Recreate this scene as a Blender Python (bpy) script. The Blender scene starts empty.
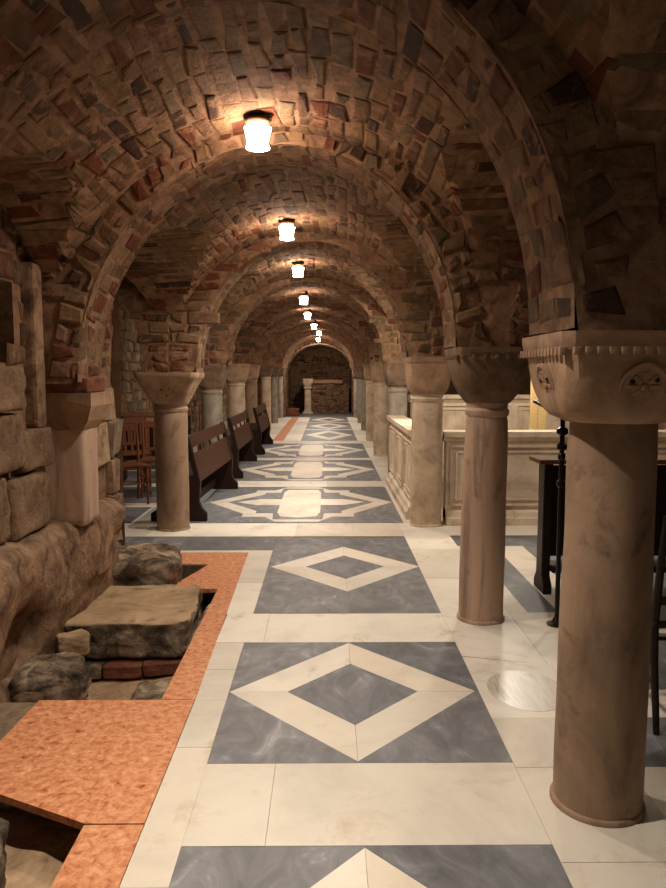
import bpy, bmesh, math, random
from mathutils import Vector, Matrix, noise
SC = bpy.context.scene
COL = SC.collection
RND = random.Random(11)
PI = math.pi
sqrt = math.sqrt


# ------------------------------------------------------------------ materials
def lin(c):
    return tuple((v / 12.92 if v <= .04045 else ((v + .055) / 1.055) ** 2.4) for v in c)


def rgb(r, g, b):
    return lin((r / 255, g / 255, b / 255)) + (1,)


def ramp(nt, stops, constant=False):
    n = nt.nodes.new('ShaderNodeValToRGB')
    cr = n.color_ramp
    if constant:
        cr.interpolation = 'CONSTANT'
    while len(cr.elements) < len(stops):
        cr.elements.new(.5)
    for e, (p, c) in zip(cr.elements, stops):
        e.position = p
        e.color = c
    return n


def tex(nt, scale, detail=6, rough=.6, dist=0., coord=None, stretch=None):
    n = nt.nodes.new('ShaderNodeTexNoise')
    n.inputs['Scale'].default_value = scale
    n.inputs['Detail'].default_value = detail
    n.inputs['Roughness'].default_value = rough
    n.inputs['Distortion'].default_value = dist
    src = coord
    if stretch:
        m = nt.nodes.new('ShaderNodeMapping')
        m.inputs['Scale'].default_value = stretch
        nt.links.new(coord, m.inputs['Vector'])
        src = m.outputs[0]
    nt.links.new(src, n.inputs['Vector'])
    return n


def mixc(nt, kind, fac, a, b):
    n = nt.nodes.new('ShaderNodeMix')
    n.data_type = 'RGBA'
    n.blend_type = kind
    for sock, v in ((n.inputs[0], fac), (n.inputs[6], a), (n.inputs[7], b)):
        if hasattr(v, 'is_linked'):
            nt.links.new(v, sock)
        else:
            sock.default_value = v
    return n.outputs[2]


def new_mat(name):
    m = bpy.data.materials.new(name)
    m.use_nodes = True
    nt = m.node_tree
    b = nt.nodes['Principled BSDF']
    c = nt.nodes.new('ShaderNodeTexCoord')
    return m, nt, b, c.outputs['Object']


def bump(nt, b, h, strength, dist):
    n = nt.nodes.new('ShaderNodeBump')
    n.inputs['Strength'].default_value = strength
    n.inputs['Distance'].default_value = dist
    nt.links.new(h, n.inputs['Height'])
    nt.links.new(n.outputs[0], b.inputs['Normal'])


def stone_mat(name, stops, scale=6, rough=.7, bstr=.5, bdist=.01, island=None, grime=None, bscale=None,
              dist=.6, stretch=None, specular=.4, detail=8):
    """noise-coloured stone; island = list of per-piece tints; grime = (colour, scale, lo, hi)"""
    m, nt, b, co = new_mat(name)
    n = tex(nt, scale, detail, .65, dist, co, stretch)
    r = ramp(nt, stops)
    nt.links.new(n.outputs[0], r.inputs[0])
    col = r.outputs[0]
    if island:
        g = nt.nodes.new('ShaderNodeNewGeometry')
        ir = ramp(nt, [(i / len(island), c) for i, c in enumerate(island)], True)
        nt.links.new(g.outputs['Random Per Island'], ir.inputs[0])
        col = mixc(nt, 'MULTIPLY', 1., ir.outputs[0], col)
    if grime:
        gn = tex(nt, grime[1], 7, .7, .4, co)
        gr = ramp(nt, [(grime[2], (0, 0, 0, 1)), (grime[3], (1, 1, 1, 1))])
        nt.links.new(gn.outputs[0], gr.inputs[0])
        col = mixc(nt, 'MIX', gr.outputs[0], col, grime[0])
    nt.links.new(col, b.inputs['Base Color'])
    b.inputs['Roughness'].default_value = rough
    b.inputs['Specular IOR Level'].default_value = specular
    bn = tex(nt, bscale or scale * 4, 8, .7, .2, co)
    bump(nt, b, bn.outputs[0], bstr, bdist)
    return m


def g(v):
    return (v, v, v, 1)


M = {}
BR = [rgb(129, 100, 76), rgb(114, 86, 64), rgb(141, 114, 84), rgb(120, 84, 64), rgb(108, 85, 65), rgb(132, 107, 76),
      rgb(119, 93, 71), rgb(110, 67, 48), rgb(127, 100, 77), rgb(96, 74, 57), rgb(136, 107, 79), rgb(110, 93, 74),
      rgb(126, 95, 72), rgb(79, 58, 46), rgb(132, 105, 77), rgb(115, 72, 53), rgb(115, 89, 65), rgb(126, 108, 84)]
M['brick'] = stone_mat('brick', [(.28, g(.45)), (.5, g(.85)), (.72, g(1.15))], 14, .9, 1., .02, BR,
                       grime=(rgb(140, 110, 85), 7., .53, .62), bscale=26, specular=.12)
M['mortar'] = stone_mat('mortar', [(.3, rgb(96, 73, 56)), (.5, rgb(140, 110, 86)), (.7, rgb(166, 134, 107))], 8, .95, 1., .02,
                        grime=(rgb(84, 62, 48), 1.7, .56, .7), bscale=22, specular=.1)
M['rubble'] = stone_mat('rubble stone', [(.26, g(.3)), (.42, g(.75)), (.55, g(1.0)), (.72, g(1.3))], 9, .92, 1., .03,
                        [rgb(164, 136, 108), rgb(144, 118, 94), rgb(178, 150, 120), rgb(128, 106, 87), rgb(156, 126, 98), rgb(136, 120, 102)],
                        grime=(rgb(74, 56, 44), 2., .57, .72), bscale=16, specular=.15)
M['plinth'] = stone_mat('plinth render', [(.3, rgb(80, 62, 48)), (.48, rgb(140, 113, 90)), (.62, rgb(172, 141, 112)), (.75, rgb(100, 80, 62))], 6, .92, 1., .03,
                        grime=(rgb(78, 58, 45), 1.8, .55, .68), bscale=14, specular=.12)
M['rock'] = stone_mat('dark rock', [(.3, rgb(34, 28, 23)), (.44, rgb(92, 78, 64)), (.54, rgb(138, 120, 101)), (.64, rgb(186, 166, 142)), (.74, rgb(84, 69, 56))], 7, .9, 1., .03, bscale=12, specular=.15)
M['worn_slab'] = stone_mat('worn slab', [(.3, rgb(118, 96, 72)), (.5, rgb(164, 138, 106)), (.7, rgb(184, 158, 124))], 4, .85, .8, .012, bscale=18, specular=.2,
                           grime=(rgb(84, 68, 54), 3, .58, .7))
M['red_brick'] = stone_mat('red brick', [(.3, rgb(84, 50, 38)), (.55, rgb(128, 80, 60)), (.75, rgb(120, 94, 76))], 9, .9, .8, .01, specular=.15)
M['sand'] = stone_mat('pit earth', [(.3, rgb(116, 94, 72)), (.5, rgb(176, 146, 114)), (.7, rgb(204, 174, 140))], 7, .95, 1., .01, bscale=60, specular=.1)
M['col_brown'] = stone_mat('brown column marble', [(.28, rgb(96, 74, 57)), (.45, rgb(136, 111, 89)), (.6, rgb(156, 129, 105)), (.76, rgb(120, 95, 75))], 3.4, .6, .35, .008,
                           grime=(rgb(100, 77, 58), 5, .56, .7), stretch=(1, 1, .6), specular=.35)
M['col_pink'] = stone_mat('streaked pinkish marble', [(.3, rgb(116, 94, 78)), (.48, rgb(186, 158, 136)), (.62, rgb(188, 160, 136)), (.76, rgb(140, 116, 98))], 9, .6, .5, .006,
                          stretch=(1, 1, .12), specular=.35, grime=(rgb(112, 90, 74), 6, .58, .72))
M['col_cream'] = stone_mat('cream column marble', [(.28, rgb(144, 120, 98)), (.48, rgb(184, 162, 136)), (.62, rgb(202, 182, 156)), (.76, rgb(164, 134, 106))], 4, .6, .4, .008, specular=.35,
                           grime=(rgb(156, 122, 94), 3, .58, .7))
M['col_grey'] = stone_mat('grey column marble', [(.3, rgb(98, 90, 80)), (.5, rgb(140, 130, 116)), (.7, rgb(160, 150, 134))], 5, .6, .4, .006, specular=.35)
M['cap'] = stone_mat('capital stone', [(.28, rgb(112, 88, 68)), (.48, rgb(160, 130, 104)), (.62, rgb(178, 148, 118)), (.76, rgb(132, 104, 82))], 5, .75, .6, .012, bscale=16, specular=.25)
M['cap_dark'] = stone_mat('weathered capital stone', [(.3, rgb(78, 62, 50)), (.5, rgb(118, 96, 78)), (.7, rgb(140, 116, 94))], 6, .8, .8, .012, bscale=20, specular=.2)
M['white'] = stone_mat('white marble paving', [(.28, g(.8)), (.5, g(.97)), (.7, g(1.05))], 2.2, .5, .12, .003,
                       [rgb(218, 209, 194), rgb(207, 196, 179), rgb(222, 214, 199), rgb(212, 200, 181), rgb(203, 194, 179)],
                       grime=(rgb(178, 160, 134), 3.5, .56, .74), bscale=25, specular=.22)
M['grey'] = stone_mat('grey marble paving', [(.3, g(.62)), (.48, g(.92)), (.60, g(1.2)), (.70, g(1.95))], 5.5, .5, .15, .003,
                      [rgb(108, 108, 110), rgb(96, 96, 99), rgb(116, 115, 116), rgb(102, 102, 104)],
                      bscale=25, dist=1.6, stretch=(1, .6, 1), specular=.22)
M['orange'] = stone_mat('orange marble paving', [(.30, rgb(124, 66, 42)), (.40, rgb(180, 112, 74)), (.52, rgb(198, 136, 95)), (.66, rgb(212, 158, 118)), (.74, rgb(232, 196, 166))], 30, .45, .15, .003,
                        dist=.5, bscale=40, grime=(rgb(176, 104, 68), 9, .58, .7), specular=.25)
M['stripe'] = stone_mat('striped grey marble', [(.3, rgb(150, 140, 130)), (.45, rgb(196, 184, 170)), (.58, rgb(168, 158, 148)), (.7, rgb(206, 194, 178))], 5, .35, .1, .002,
                        stretch=(3., .35, 1), specular=.45, detail=3)
M['joint'] = stone_mat('paving joint', [(.3, rgb(96, 82, 66)), (.7, rgb(134, 116, 94))], 20, .95, .4, .004, specular=.1)
M['pale'] = stone_mat('pale enclosure stone', [(.28, rgb(164, 146, 124)), (.5, rgb(206, 187, 162)), (.7, rgb(222, 204, 180))], 3.4, .55, .35, .006,
                      grime=(rgb(140, 122, 96), 2.4, .56, .72), specular=.35)
M['plaster'] = stone_mat('plain aisle wall', [(.3, rgb(82, 64, 50)), (.5, rgb(116, 92, 72)), (.7, rgb(138, 110, 86))], 3, .95, .9, .02, bscale=12, specular=.1)


def wood_mat(name, c1, c2, c3, rough=.5):
    return stone_mat(name, [(.3, c1), (.5, c2), (.7, c3)], 7, rough, .2, .003, stretch=(9, .7, 9), bscale=30, dist=.3, specular=.22)


M['wood'] = wood_mat('brown pew wood', rgb(46, 23, 12), rgb(60, 32, 18), rgb(74, 42, 25))
M['wood_dark'] = wood_mat('dark pew end wood', rgb(28, 15, 10), rgb(38, 21, 14), rgb(48, 28, 19))
M['chair'] = wood_mat('chair wood', rgb(78, 44, 26), rgb(108, 64, 38), rgb(128, 80, 48))
M['straw'] = stone_mat('straw seat', [(.3, rgb(120, 84, 44)), (.6, rgb(182, 138, 80))], 40, .7, .5, .004)
M['black_wood'] = wood_mat('blackened wood', rgb(22, 15, 11), rgb(34, 23, 17), rgb(46, 31, 22), .38)
M['board'] = wood_mat('pale board wood', rgb(192, 156, 100), rgb(222, 190, 132), rgb(232, 206, 152), .6)
M['ledge_wood'] = wood_mat('ledge wood', rgb(84, 54, 34), rgb(118, 80, 52), rgb(136, 94, 62), .75)


def plain(name, c, rough=.5, metal=0.):
    m, nt, b, co = new_mat(name)
    n = tex(nt, 14, 4, .6, 0, co)
    r = ramp(nt, [(.3, tuple(v * .8 for v in c[:3]) + (1,)), (.7, c)])
    nt.links.new(n.outputs[0], r.inputs[0])
    nt.links.new(r.outputs[0], b.inputs['Base Color'])
    b.inputs['Roughness'].default_value = rough
    b.inputs['Metallic'].default_value = metal
    return m


M['iron'] = plain('black iron', rgb(30, 27, 25), .35, .6)
M['brass'] = plain('lamp collar metal', rgb(120, 92, 62), .5, .5)
M['hole_shade'] = plain('painted hollow shade', rgb(20, 14, 11), .95)
M['paper'] = plain('grey music sheet', rgb(150, 150, 140), .8)


def emit(name, c, s):
    m, nt, b, co = new_mat(name)
    b.inputs['Base Color'].default_value = (.9, .85, .78, 1)
    b.inputs['Emission Color'].default_value = c
    b.inputs['Emission Strength'].default_value = s
    b.inputs['Roughness'].default_value = .3
    return m


WARM = (1.0, .885, .755, 1)
M['glass'] = emit('lit lamp glass', (1.0, .73, .56, 1), 105)


# ------------------------------------------------------------------ helpers
class MB:
    def __init__(s):
        s.v, s.f, s.m, s.mats = [], [], [], []

    def mi(s, mat):
        if mat not in s.mats:
            s.mats.append(mat)
        return s.mats.index(mat)

    def add(s, verts, faces, mat):
        o = len(s.v)
        k = s.mi(mat)
        s.v.extend([tuple(p) for p in verts])
        for f in faces:
            s.f.append([i + o for i in f])
            s.m.append(k)

    def box(s, c, size, mat, bev=.006, rot=None, taper=None):
        bm = bmesh.new()
        bmesh.ops.create_cube(bm, size=1)
        for v in bm.verts:
            v.co = Vector((v.co.x * size[0], v.co.y * size[1], v.co.z * size[2]))
            if taper and v.co.z > 0:
                v.co.x *= taper
                v.co.y *= taper
        if bev:
            bmesh.ops.bevel(bm, geom=bm.edges[:], offset=min(bev, min(size) * .4), segments=2, affect='EDGES', profile=.6)
        s.bm(bm, mat, Matrix.Translation(c) @ (rot.to_4x4() if rot else Matrix.Identity(4)))

    def bm(s, bm, mat, mx=None):
        bm.verts.ensure_lookup_table()
        for i, v in enumerate(bm.verts):
            v.index = i
        s.add([(mx @ v.co) if mx else v.co for v in bm.verts], [[v.index for v in f.verts] for f in bm.faces], mat)
        bm.free()

    def lathe(s, prof, mat, c=(0, 0, 0), n=28, expo=None, caps=True):
        """prof: (r, z); expo: list of superellipse exponents per ring (2 = round, big = square)"""
        vs, fs = [], []
        for k, (r, z) in enumerate(prof):
            e = expo[k] if expo else 2
            for i in range(n):
                a = 2 * PI * (i + .5) / n
                ca, sa = math.cos(a), math.sin(a)
                q = (abs(ca) ** e + abs(sa) ** e) ** (-1 / e) if e != 2 else 1
                vs.append((c[0] + r * q * ca, c[1] + r * q * sa, c[2] + z))
        for k in range(len(prof) - 1):
            for i in range(n):
                j = (i + 1) % n
                fs.append((k * n + i, k * n + j, (k + 1) * n + j, (k + 1) * n + i))
        if caps:
            fs.append(tuple(range(n - 1, -1, -1)))
            b = (len(prof) - 1) * n
            fs.append(tuple(range(b, b + n)))
        s.add(vs, fs, mat)

    def tube(s, pts, r, mat, n=8):
        vs, fs = [], []
        P = [Vector(p) for p in pts]
        for k, p in enumerate(P):
            d = (P[min(k + 1, len(P) - 1)] - P[max(k - 1, 0)]).normalized()
            up = Vector((0, 0, 1)) if abs(d.z) < .9 else Vector((1, 0, 0))
            x = d.cross(up).normalized()
            y = d.cross(x)
            rr = r[k] if isinstance(r, (list, tuple)) else r
            for i in range(n):
                a = 2 * PI * i / n
                vs.append(p + x * rr * math.cos(a) + y * rr * math.sin(a))
        for k in range(len(P) - 1):
            for i in range(n):
                j = (i + 1) % n
                fs.append((k * n + i, (k + 1) * n + i, (k + 1) * n + j, k * n + j))
        fs.append(tuple(range(n)))
        fs.append(tuple(range(len(P) * n - 1, len(P) * n - n - 1, -1)))
        s.add(vs, fs, mat)

    def prism(s, poly, axis, a, b, mat, bev=0):
        """extrude a polygon: axis 'x': poly in (y,z); 'y': (x,z); 'z': (x,y)"""
        def P(q, t):
            return {'x': (t, q[0], q[1]), 'y': (q[0], t, q[1]), 'z': (q[0], q[1], t)}[axis]
        n = len(poly)
        bm = bmesh.new()
        va = [bm.verts.new(P(q, a)) for q in poly]
        vb = [bm.verts.new(P(q, b)) for q in poly]
        bm.faces.new(va)
        bm.faces.new(vb[::-1])
        for i in range(n):
            j = (i + 1) % n
            bm.faces.new((va[j], va[i], vb[i], vb[j]))
        bmesh.ops.recalc_face_normals(bm, faces=bm.faces[:])
        if bev:
            bmesh.ops.bevel(bm, geom=bm.edges[:], offset=bev, segments=1, affect='EDGES')
        s.bm(bm, mat)

    def build(s, name, parent=None, smooth=None, loc=None):
        me = bpy.data.meshes.new(name)
        me.from_pydata(s.v, [], s.f)
        for m in s.mats:
            me.materials.append(M[m] if isinstance(m, str) else m)
        me.polygons.foreach_set('material_index', s.m)
        if smooth:
            me.polygons.foreach_set('use_smooth', [True] * len(me.polygons))
            if smooth < 3:
                try:
                    me.set_sharp_from_angle(angle=smooth)
                except Exception:
                    pass
        me.update()
        o = bpy.data.objects.new(name, me)
        COL.objects.link(o)
        if parent:
            o.parent = parent
        if loc:
            o.location = loc
        return o


SM = math.radians(38)


def tag(o, label, cat, group=None, kind=None):
    o['label'] = label
    o['category'] = cat
    if group:
        o['group'] = group
    if kind:
        o['kind'] = kind
    return o


def thing(name, label, cat, loc=(0, 0, 0), rz=0., group=None):
    o = bpy.data.objects.new(name, None)
    o.empty_display_size = .1
    COL.objects.link(o)
    o.location = loc
    o.rotation_euler = (0, 0, rz)
    return tag(o, label, cat, group, 'thing')


def dup(root, loc, rz, label):
    r = root.copy()
    COL.objects.link(r)
    r.location = loc
    r.rotation_euler = (0, 0, rz)
    r['label'] = label
    for ch in list(root.children):
        c = ch.copy()
        COL.objects.link(c)
        c.parent = r
        for gch in list(ch.children):
            d = gch.copy()
            COL.objects.link(d)
            d.parent = c
    return r


def struct(o, label=None, cat=None):
    o['kind'] = 'structure'
    if label:
        o['label'] = label
        o['category'] = cat
    return o


def nz(x, y, z, s, seed=0.):
    return noise.noise(Vector((x * s + seed, y * s + seed * 1.7, z * s - seed)))


def bricks(mb, S, u0, u1, v0, v1, L, Hh, keep=None, mat='brick', jit=.6, h=(.003, .011), gap=.010, fine=True, lean=0.):
    """lay rough bricks over the surface S(u, v) -> (point, normal): u along a course, v across the courses"""
    nrow = max(1, round((v1 - v0) / Hh))
    edges = [v0 + (v1 - v0) * i / nrow for i in range(nrow + 1)]
    edges = [e + (RND.uniform(-.14, .14) * Hh if 0 < i < nrow else 0) for i, e in enumerate(edges)]
    for r in range(nrow):
        u = u0 - RND.random() * L
        while u < u1:
            l = L * RND.choice((.55, .8, .95, 1., 1.05, 1.2))
            a, b = max(u, u0), min(u + l, u1)
            u += l
            if b - a < L * .18:
                continue
            va, vb = edges[r], edges[r + 1]
            if keep and not keep((a + b) / 2, (va + vb) / 2):
                continue
            gp = gap * RND.uniform(.6, 1.5)
            q = [(a + gp, va + gp), (b - gp, va + gp), (b - gp, vb - gp), (a + gp, vb - gp)]
            jl, jh = jit * min(.03, (b - a) * .25), jit * min(.03, (vb - va) * .6)
            q = [(x + RND.uniform(-jl, jl), y + RND.uniform(-jh, jh)) for x, y in q]
            cx, cy = (a + b) / 2, (va + vb) / 2
            hh = RND.uniform(*h)
            if RND.random() < .05:
                hh = h[0] * .3
            V = []
            for off, sc_ in ((-.035, 1), (hh * .45, 1), (hh, None)):
                for (x, y) in q:
                    if sc_ is None:
                        ins = min(.012, (vb - va) * .12)
                        x = x + ins * (1 if x < cx else -1)
                        y = y + ins * (1 if y < cy else -1)
                    p, n = S(x, y)
                    V.append(p + n * (off + (RND.uniform(-.25, .25) * hh if sc_ is None else 0)))
            F = [(8, 9, 10, 11)]
            for k in (0, 4):
                for i in range(4):
                    j = (i + 1) % 4
                    F.append((k + i, k + j, k + 4 + j, k + 4 + i))
            mb.add(V, F, mat)


def sheet(mb, S, u0, u1, v0, v1, nu, nv, mat, keep=None, off=0.):
    vs, fs = [], []
    for i in range(nu + 1):
        for j in range(nv + 1):
            p, n = S(u0 + (u1 - u0) * i / nu, v0 + (v1 - v0) * j / nv)
            vs.append(p + n * off)
    for i in range(nu):
        for j in range(nv):
            if keep and not keep(u0 + (u1 - u0) * (i + .5) / nu, v0 + (v1 - v0) * (j + .5) / nv):
                continue
            a = i * (nv + 1) + j
            fs.append((a, a + nv + 1, a + nv + 2, a + 1))
    mb.add(vs, fs, mat)


def rock(size, seed, mat='rock', mat_top=None, rough=.12, sub=4, square=.6, top_flat=None):
    """a broken boulder: subdivided cube pulled towards a superellipsoid and displaced; base at z = 0"""
    bm = bmesh.new()
    bmesh.ops.create_cube(bm, size=2)
    bmesh.ops.subdivide_edges(bm, edges=bm.edges[:], cuts=2 ** sub - 1, use_grid_fill=True)
    mb = MB()
    for v in bm.verts:
        p = v.co.copy()
        e = 2 + square * 8
        q = (abs(p.x) ** e + abs(p.y) ** e + abs(p.z) ** e) ** (1 / e)
        p = p / q
        d = 1 + rough * (nz(p.x, p.y, p.z, 1.3, seed) + .6 * nz(p.x, p.y, p.z, 3.1, seed + 3) + .3 * nz(p.x, p.y, p.z, 8, seed + 9))
        p *= d
        if top_flat and p.z > top_flat:
            p.z = top_flat + (p.z - top_flat) * .25
        v.co = Vector((p.x * size[0] / 2, p.y * size[1] / 2, (p.z + 1) * size[2] / 2))
    bm.normal_update()
    if mat_top:
        bm.verts.ensure_lookup_table()
        for i, v in enumerate(bm.verts):
            v.index = i
        V = [v.co.copy() for v in bm.verts]
        top = [[v.index for v in f.verts] for f in bm.faces if f.normal.z > .55]
        oth = [[v.index for v in f.verts] for f in bm.faces if f.normal.z <= .55]
        mb.v = [tuple(p) for p in V]
        for fl, mm in ((top, mat_top), (oth, mat)):
            k = mb.mi(mm)
            for f in fl:
                mb.f.append(f)
                mb.m.append(k)
        bm.free()
    else:
        mb.bm(bm, mat)
    return mb


# ------------------------------------------------------------------ plan of the crypt (metres, camera at the origin looking along +y)
YL = [-1.2, 2.405, 4.33, 7.15, 10.15, 13.3, 16.45, 19.5, 22.5, 25.4]
XL = [-1.62, -1.62, -1.64, -1.51, -1.61, -1.67, -1.74, -1.66, -1.65, -1.66]
XR = [.97, .975, .97, 1.0, 1.0, 1.03, 1.04, 1.05, 1.08, 1.06]
SL = [1.5, 1.5, 1.46, 1.525, 1.635, 1.70, 1.73, 1.74, 1.74, 1.74]
SR = [1.635, 1.635, 1.66, 1.675, 1.70, 1.73, 1.74, 1.74, 1.74, 1.74]
XLL, XRR, YEND = -3.35, 4.3, 25.62
RIB = .21


def lerp_line(A, y):
    for i in range(len(YL) - 1):
        if y <= YL[i + 1] or i == len(YL) - 2:
            t = (y - YL[i]) / (YL[i + 1] - YL[i])
            return A[i] + (A[i + 1] - A[i]) * max(0, min(1, t))


def ell(t):
    return sqrt(max(0., 1 - t * t))


def arch_z(x, xa, xb, sa, sb, crown):
    t = (x - xa) / (xb - xa)
    return sa + (sb - sa) * t + (crown - (sa + sb) / 2) * ell(2 * t - 1)


CROWN_W, CROWN_R = 2.835, 2.765


def bay_of(y):
    for i in range(len(YL) - 1):
        if y <= YL[i + 1]:
            return i
    return len(YL) - 2


def span(x, y):
    xl, xr = lerp_line(XL, y), lerp_line(XR, y)
    if x < xl:
        return XLL - .02, xl, lerp_line(SL, y), lerp_line(SL, y), 2.7
    if x > xr:
        return xr, XRR, lerp_line(SR, y), lerp_line(SR, y), 2.85
    return xl, xr, lerp_line(SL, y), lerp_line(SR, y), CROWN_W


def web_parts(x, y):
    xa, xb, sa, sb, cr = span(x, y)
    xx = min(max(x, xa), xb)
    za = arch_z(xx, xa, xb, sa, sb, cr)
    i = bay_of(y)
    ya, yb = YL[i], YL[i + 1]
    sp = sa + (sb - sa) * (xx - xa) / (xb - xa)
    rise = min(1.1, (yb - ya) / 2 * .98)
    zb = sp + rise * ell(2 * (min(max(y, ya), yb) - ya) / (yb - ya) - 1)
    return za, zb


def web_z(x, y):
    return max(web_parts(x, y))


# ------------------------------------------------------------------ ceiling: groin webs + arches
ceiling = bpy.data.objects.new('ceiling', None)
COL.objects.link(ceiling)
struct(ceiling)


def web_surface(i, xa_f, xb_f, name, brick=True, fine=True, y0=None):
    mb = MB()
    ya, yb = YL[i], YL[i + 1]
    if y0 is not None:
        ya = y0
    nx, ny = 46, max(12, int((yb - ya) * 14))

    def Sxy(x, y):
        z = web_z(x, y) + .014 * nz(x, y, 0, 2.2, 5)
        return Vector((x, y, z)), Vector((0, 0, -1))

    def S(u, v):      # u: y, v in 0..1 across
        return Sxy(xa_f(u) + (xb_f(u) - xa_f(u)) * v, u)
    # cosine spacing keeps the steep haunches well sampled
    vs, fs = [], []
    for a in range(ny + 1):
        for b in range(nx + 1):
            t = .5 - .5 * math.cos(PI * b / nx)
            yy = ya + (yb - ya) * (.5 - .5 * math.cos(PI * a / ny))
            vs.append(S(yy, t)[0])
    for a in range(ny):
        for b in range(nx):
            k = a * (nx + 1) + b
            fs.append((k, k + 1, k + nx + 2, k + nx + 1))
    mb.add(vs, fs, 'mortar')
    if brick:
        R, Ry = .5 * (xb_f(ya) - xa_f(ya)), (yb - ya) / 2

        def angS(u, v):   # barrel along the nave: u = y, v = angle
            xa, xb = xa_f(u), xb_f(u)
            c = (xa + xb) / 2
            x = c - (xb - xa) / 2 * math.cos(v)
            za, zb = web_parts(x, u)
            z = max(za, zb) + .014 * nz(x, u, 0, 2.2, 5)
            n = Vector((math.cos(v) * .9, 0, -max(.12, math.sin(v)))).normalized()
            return Vector((x, u, z)), n

        def keepA(u, v):
            v /= R
            xa, xb = xa_f(u), xb_f(u)
            x = (xa + xb) / 2 - (xb - xa) / 2 * math.cos(v)
            za, zb = web_parts(x, u)
            return za > zb - .005 and abs(u - ya) > RIB * .5 and abs(u - yb) > RIB * .5 and za > 1.72
        bricks(mb, lambda u, v: angS(u, v / R), ya + .1, yb - .1, .2 * R, (PI - .2) * R, .25 if fine else .3, .088 if fine else .11, keepA, fine=fine)

        def crossS(u, v):  # barrel across: u = x, v = angle
            y = (ya + yb) / 2 - Ry * math.cos(v)
            za, zb = web_parts(u, y)
            z = max(za, zb) + .014 * nz(u, y, 0, 2.2, 5)
            n = Vector((0, math.cos(v) * .9, -max(.12, math.sin(v)))).normalized()
            return Vector((u, y, z)), n

        def keepB(u, v):
            v /= Ry
            y = (ya + yb) / 2 - Ry * math.cos(v)
            if not xa_f(y) + .05 < u < xb_f(y) - .05:
                return False
            za, zb = web_parts(u, y)
            return zb > za + .005 and abs(y - ya) > RIB * .5 and abs(y - yb) > RIB * .5
        bricks(mb, lambda u, v: crossS(u, v / Ry), min(xa_f(ya), xa_f(yb)), max(xb_f(ya), xb_f(yb)), .15 * Ry, (PI - .15) * Ry, .3 if fine else .34, .1 if fine else .12, keepB, fine=fine)
    mb.build(name, ceiling)


fXL = lambda y: lerp_line(XL, y)
fXR = lambda y: lerp_line(XR, y)
for i in range(len(YL) - 1):
    web_surface(i, fXL, fXR, 'nave_vault', True, i < 4)
    if i >= 2:
        web_surface(i, lambda y: XLL, fXL, 'side_vault', 2 <= i <= 4, False, y0=5.6 if i == 2 else None)
    if i <= 5:
        web_surface(i, fXR, lambda y: XRR, 'side_vault', 1 <= i <= 3, False)


def transverse_arch(i, xa, xb, sa, sb, crown, side, yc, w, detail=True, embed=.06, name='transverse_arch'):
    """a masonry arch across the building between two supports (its faces run up to the web)"""
    mb = MB()
    N = 36
    y0, y1 = yc - w, yc + w
    xc, rx = (xa + xb) / 2, (xb - xa) / 2

    def zi(x):
        return arch_z(min(max(x, xa), xb), xa, xb, sa, sb, crown) + .012 * nz(x, yc, 0, 3.1, 7)

    def intr(u, v):     # u = y, v = angle
        x = xc - rx * math.cos(v)
        n = Vector((math.cos(v), 0, -max(.1, math.sin(v)))).normalized()
        wob = .012 * nz(x, u, v, 3.5, 2)
        return Vector((x, u, zi(x) + wob)), n
    sheet(mb, intr, y0 - .002, y1 + .002, 0.0, PI, 4, N, 'mortar')
    Lx = xa - embed
    Rx_ = xb + embed
    ends = (side[0], side[1])
    for fy, sgn in ((y0, -1), (y1, 1)):
        if sgn > 0 and not detail:
            pass
        nrm = Vector((0, sgn, 0))

        def top(x):
            return web_z(x, fy + sgn * .015) + .07

        # face columns of quads from the intrados (or the springing) to the web
        xs = [ends[0] + (ends[1] - ends[0]) * k / 70 for k in range(71)]
        vs, fs = [], []
        for x in xs:
            if x < xa:
                b = sa - .01
            elif x > xb:
                b = sb - .01
            else:
                b = zi(x)
            t = max(top(x), b + .03)
            for k in range(5):
                z = b + (t - b) * k / 4
                vs.append((x, fy + .01 * nz(x, 0, z, 3, 3), z))
        for k in range(70):
            for j in range(4):
                a = k * 5 + j
                fs.append((a, a + 1, a + 6, a + 5) if sgn > 0 else (a, a + 5, a + 6, a + 1))
        mb.add(vs, fs, 'mortar')
        if detail and sgn < 0:
            RD = .17 if i <= 2 else 0.

            def ringS(u, v):   # u = radial distance, v = angle arc
                th = v / rx
                x = xc - (rx + u) * math.cos(th)
                z = sa + (sb - sa) * (x - xa) / (xb - xa) + (crown - (sa + sb) / 2 + u) * math.sin(th)
                return Vector((x, fy, z)), nrm

            def keepR(u, v):
                p, _ = ringS(u, v)
                return p.z < top(p.x) - .05 and ends[0] < p.x < ends[1]
            if RD:
                bricks(mb, ringS, .008, RD, .02, rx * PI - .02, RD * .95, .085, keepR, h=(.011, .017))

            def faceS(u, v):
                return Vector((u, fy, v)), nrm

            def keepF(u, v):
                if v > top(u) - .05 or v < (sa if u < xc else sb) + .04:
                    return False
                x = u
                t = (x - xc) / (rx + RD + .03)
                if abs(t) >= 1:
                    return True
                return v > sa + (sb - sa) * (x - xa) / (xb - xa) + (crown - (sa + sb) / 2 + RD + .03) * ell(t)
            zs = min(sa, sb)
            bricks(mb, faceS, ends[0], ends[1], zs, 2.85, .26, .095, keepF, h=(.011, .017))
    # springing pads down to the capital
    bricks(mb, lambda u, v: intr(u, v / rx), y0, y1, .03, rx * PI - .03, .2, .088, None, h=(.001, .009), fine=detail)
    return mb.build(name, ceiling)


def half(i):
    return .235


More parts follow.
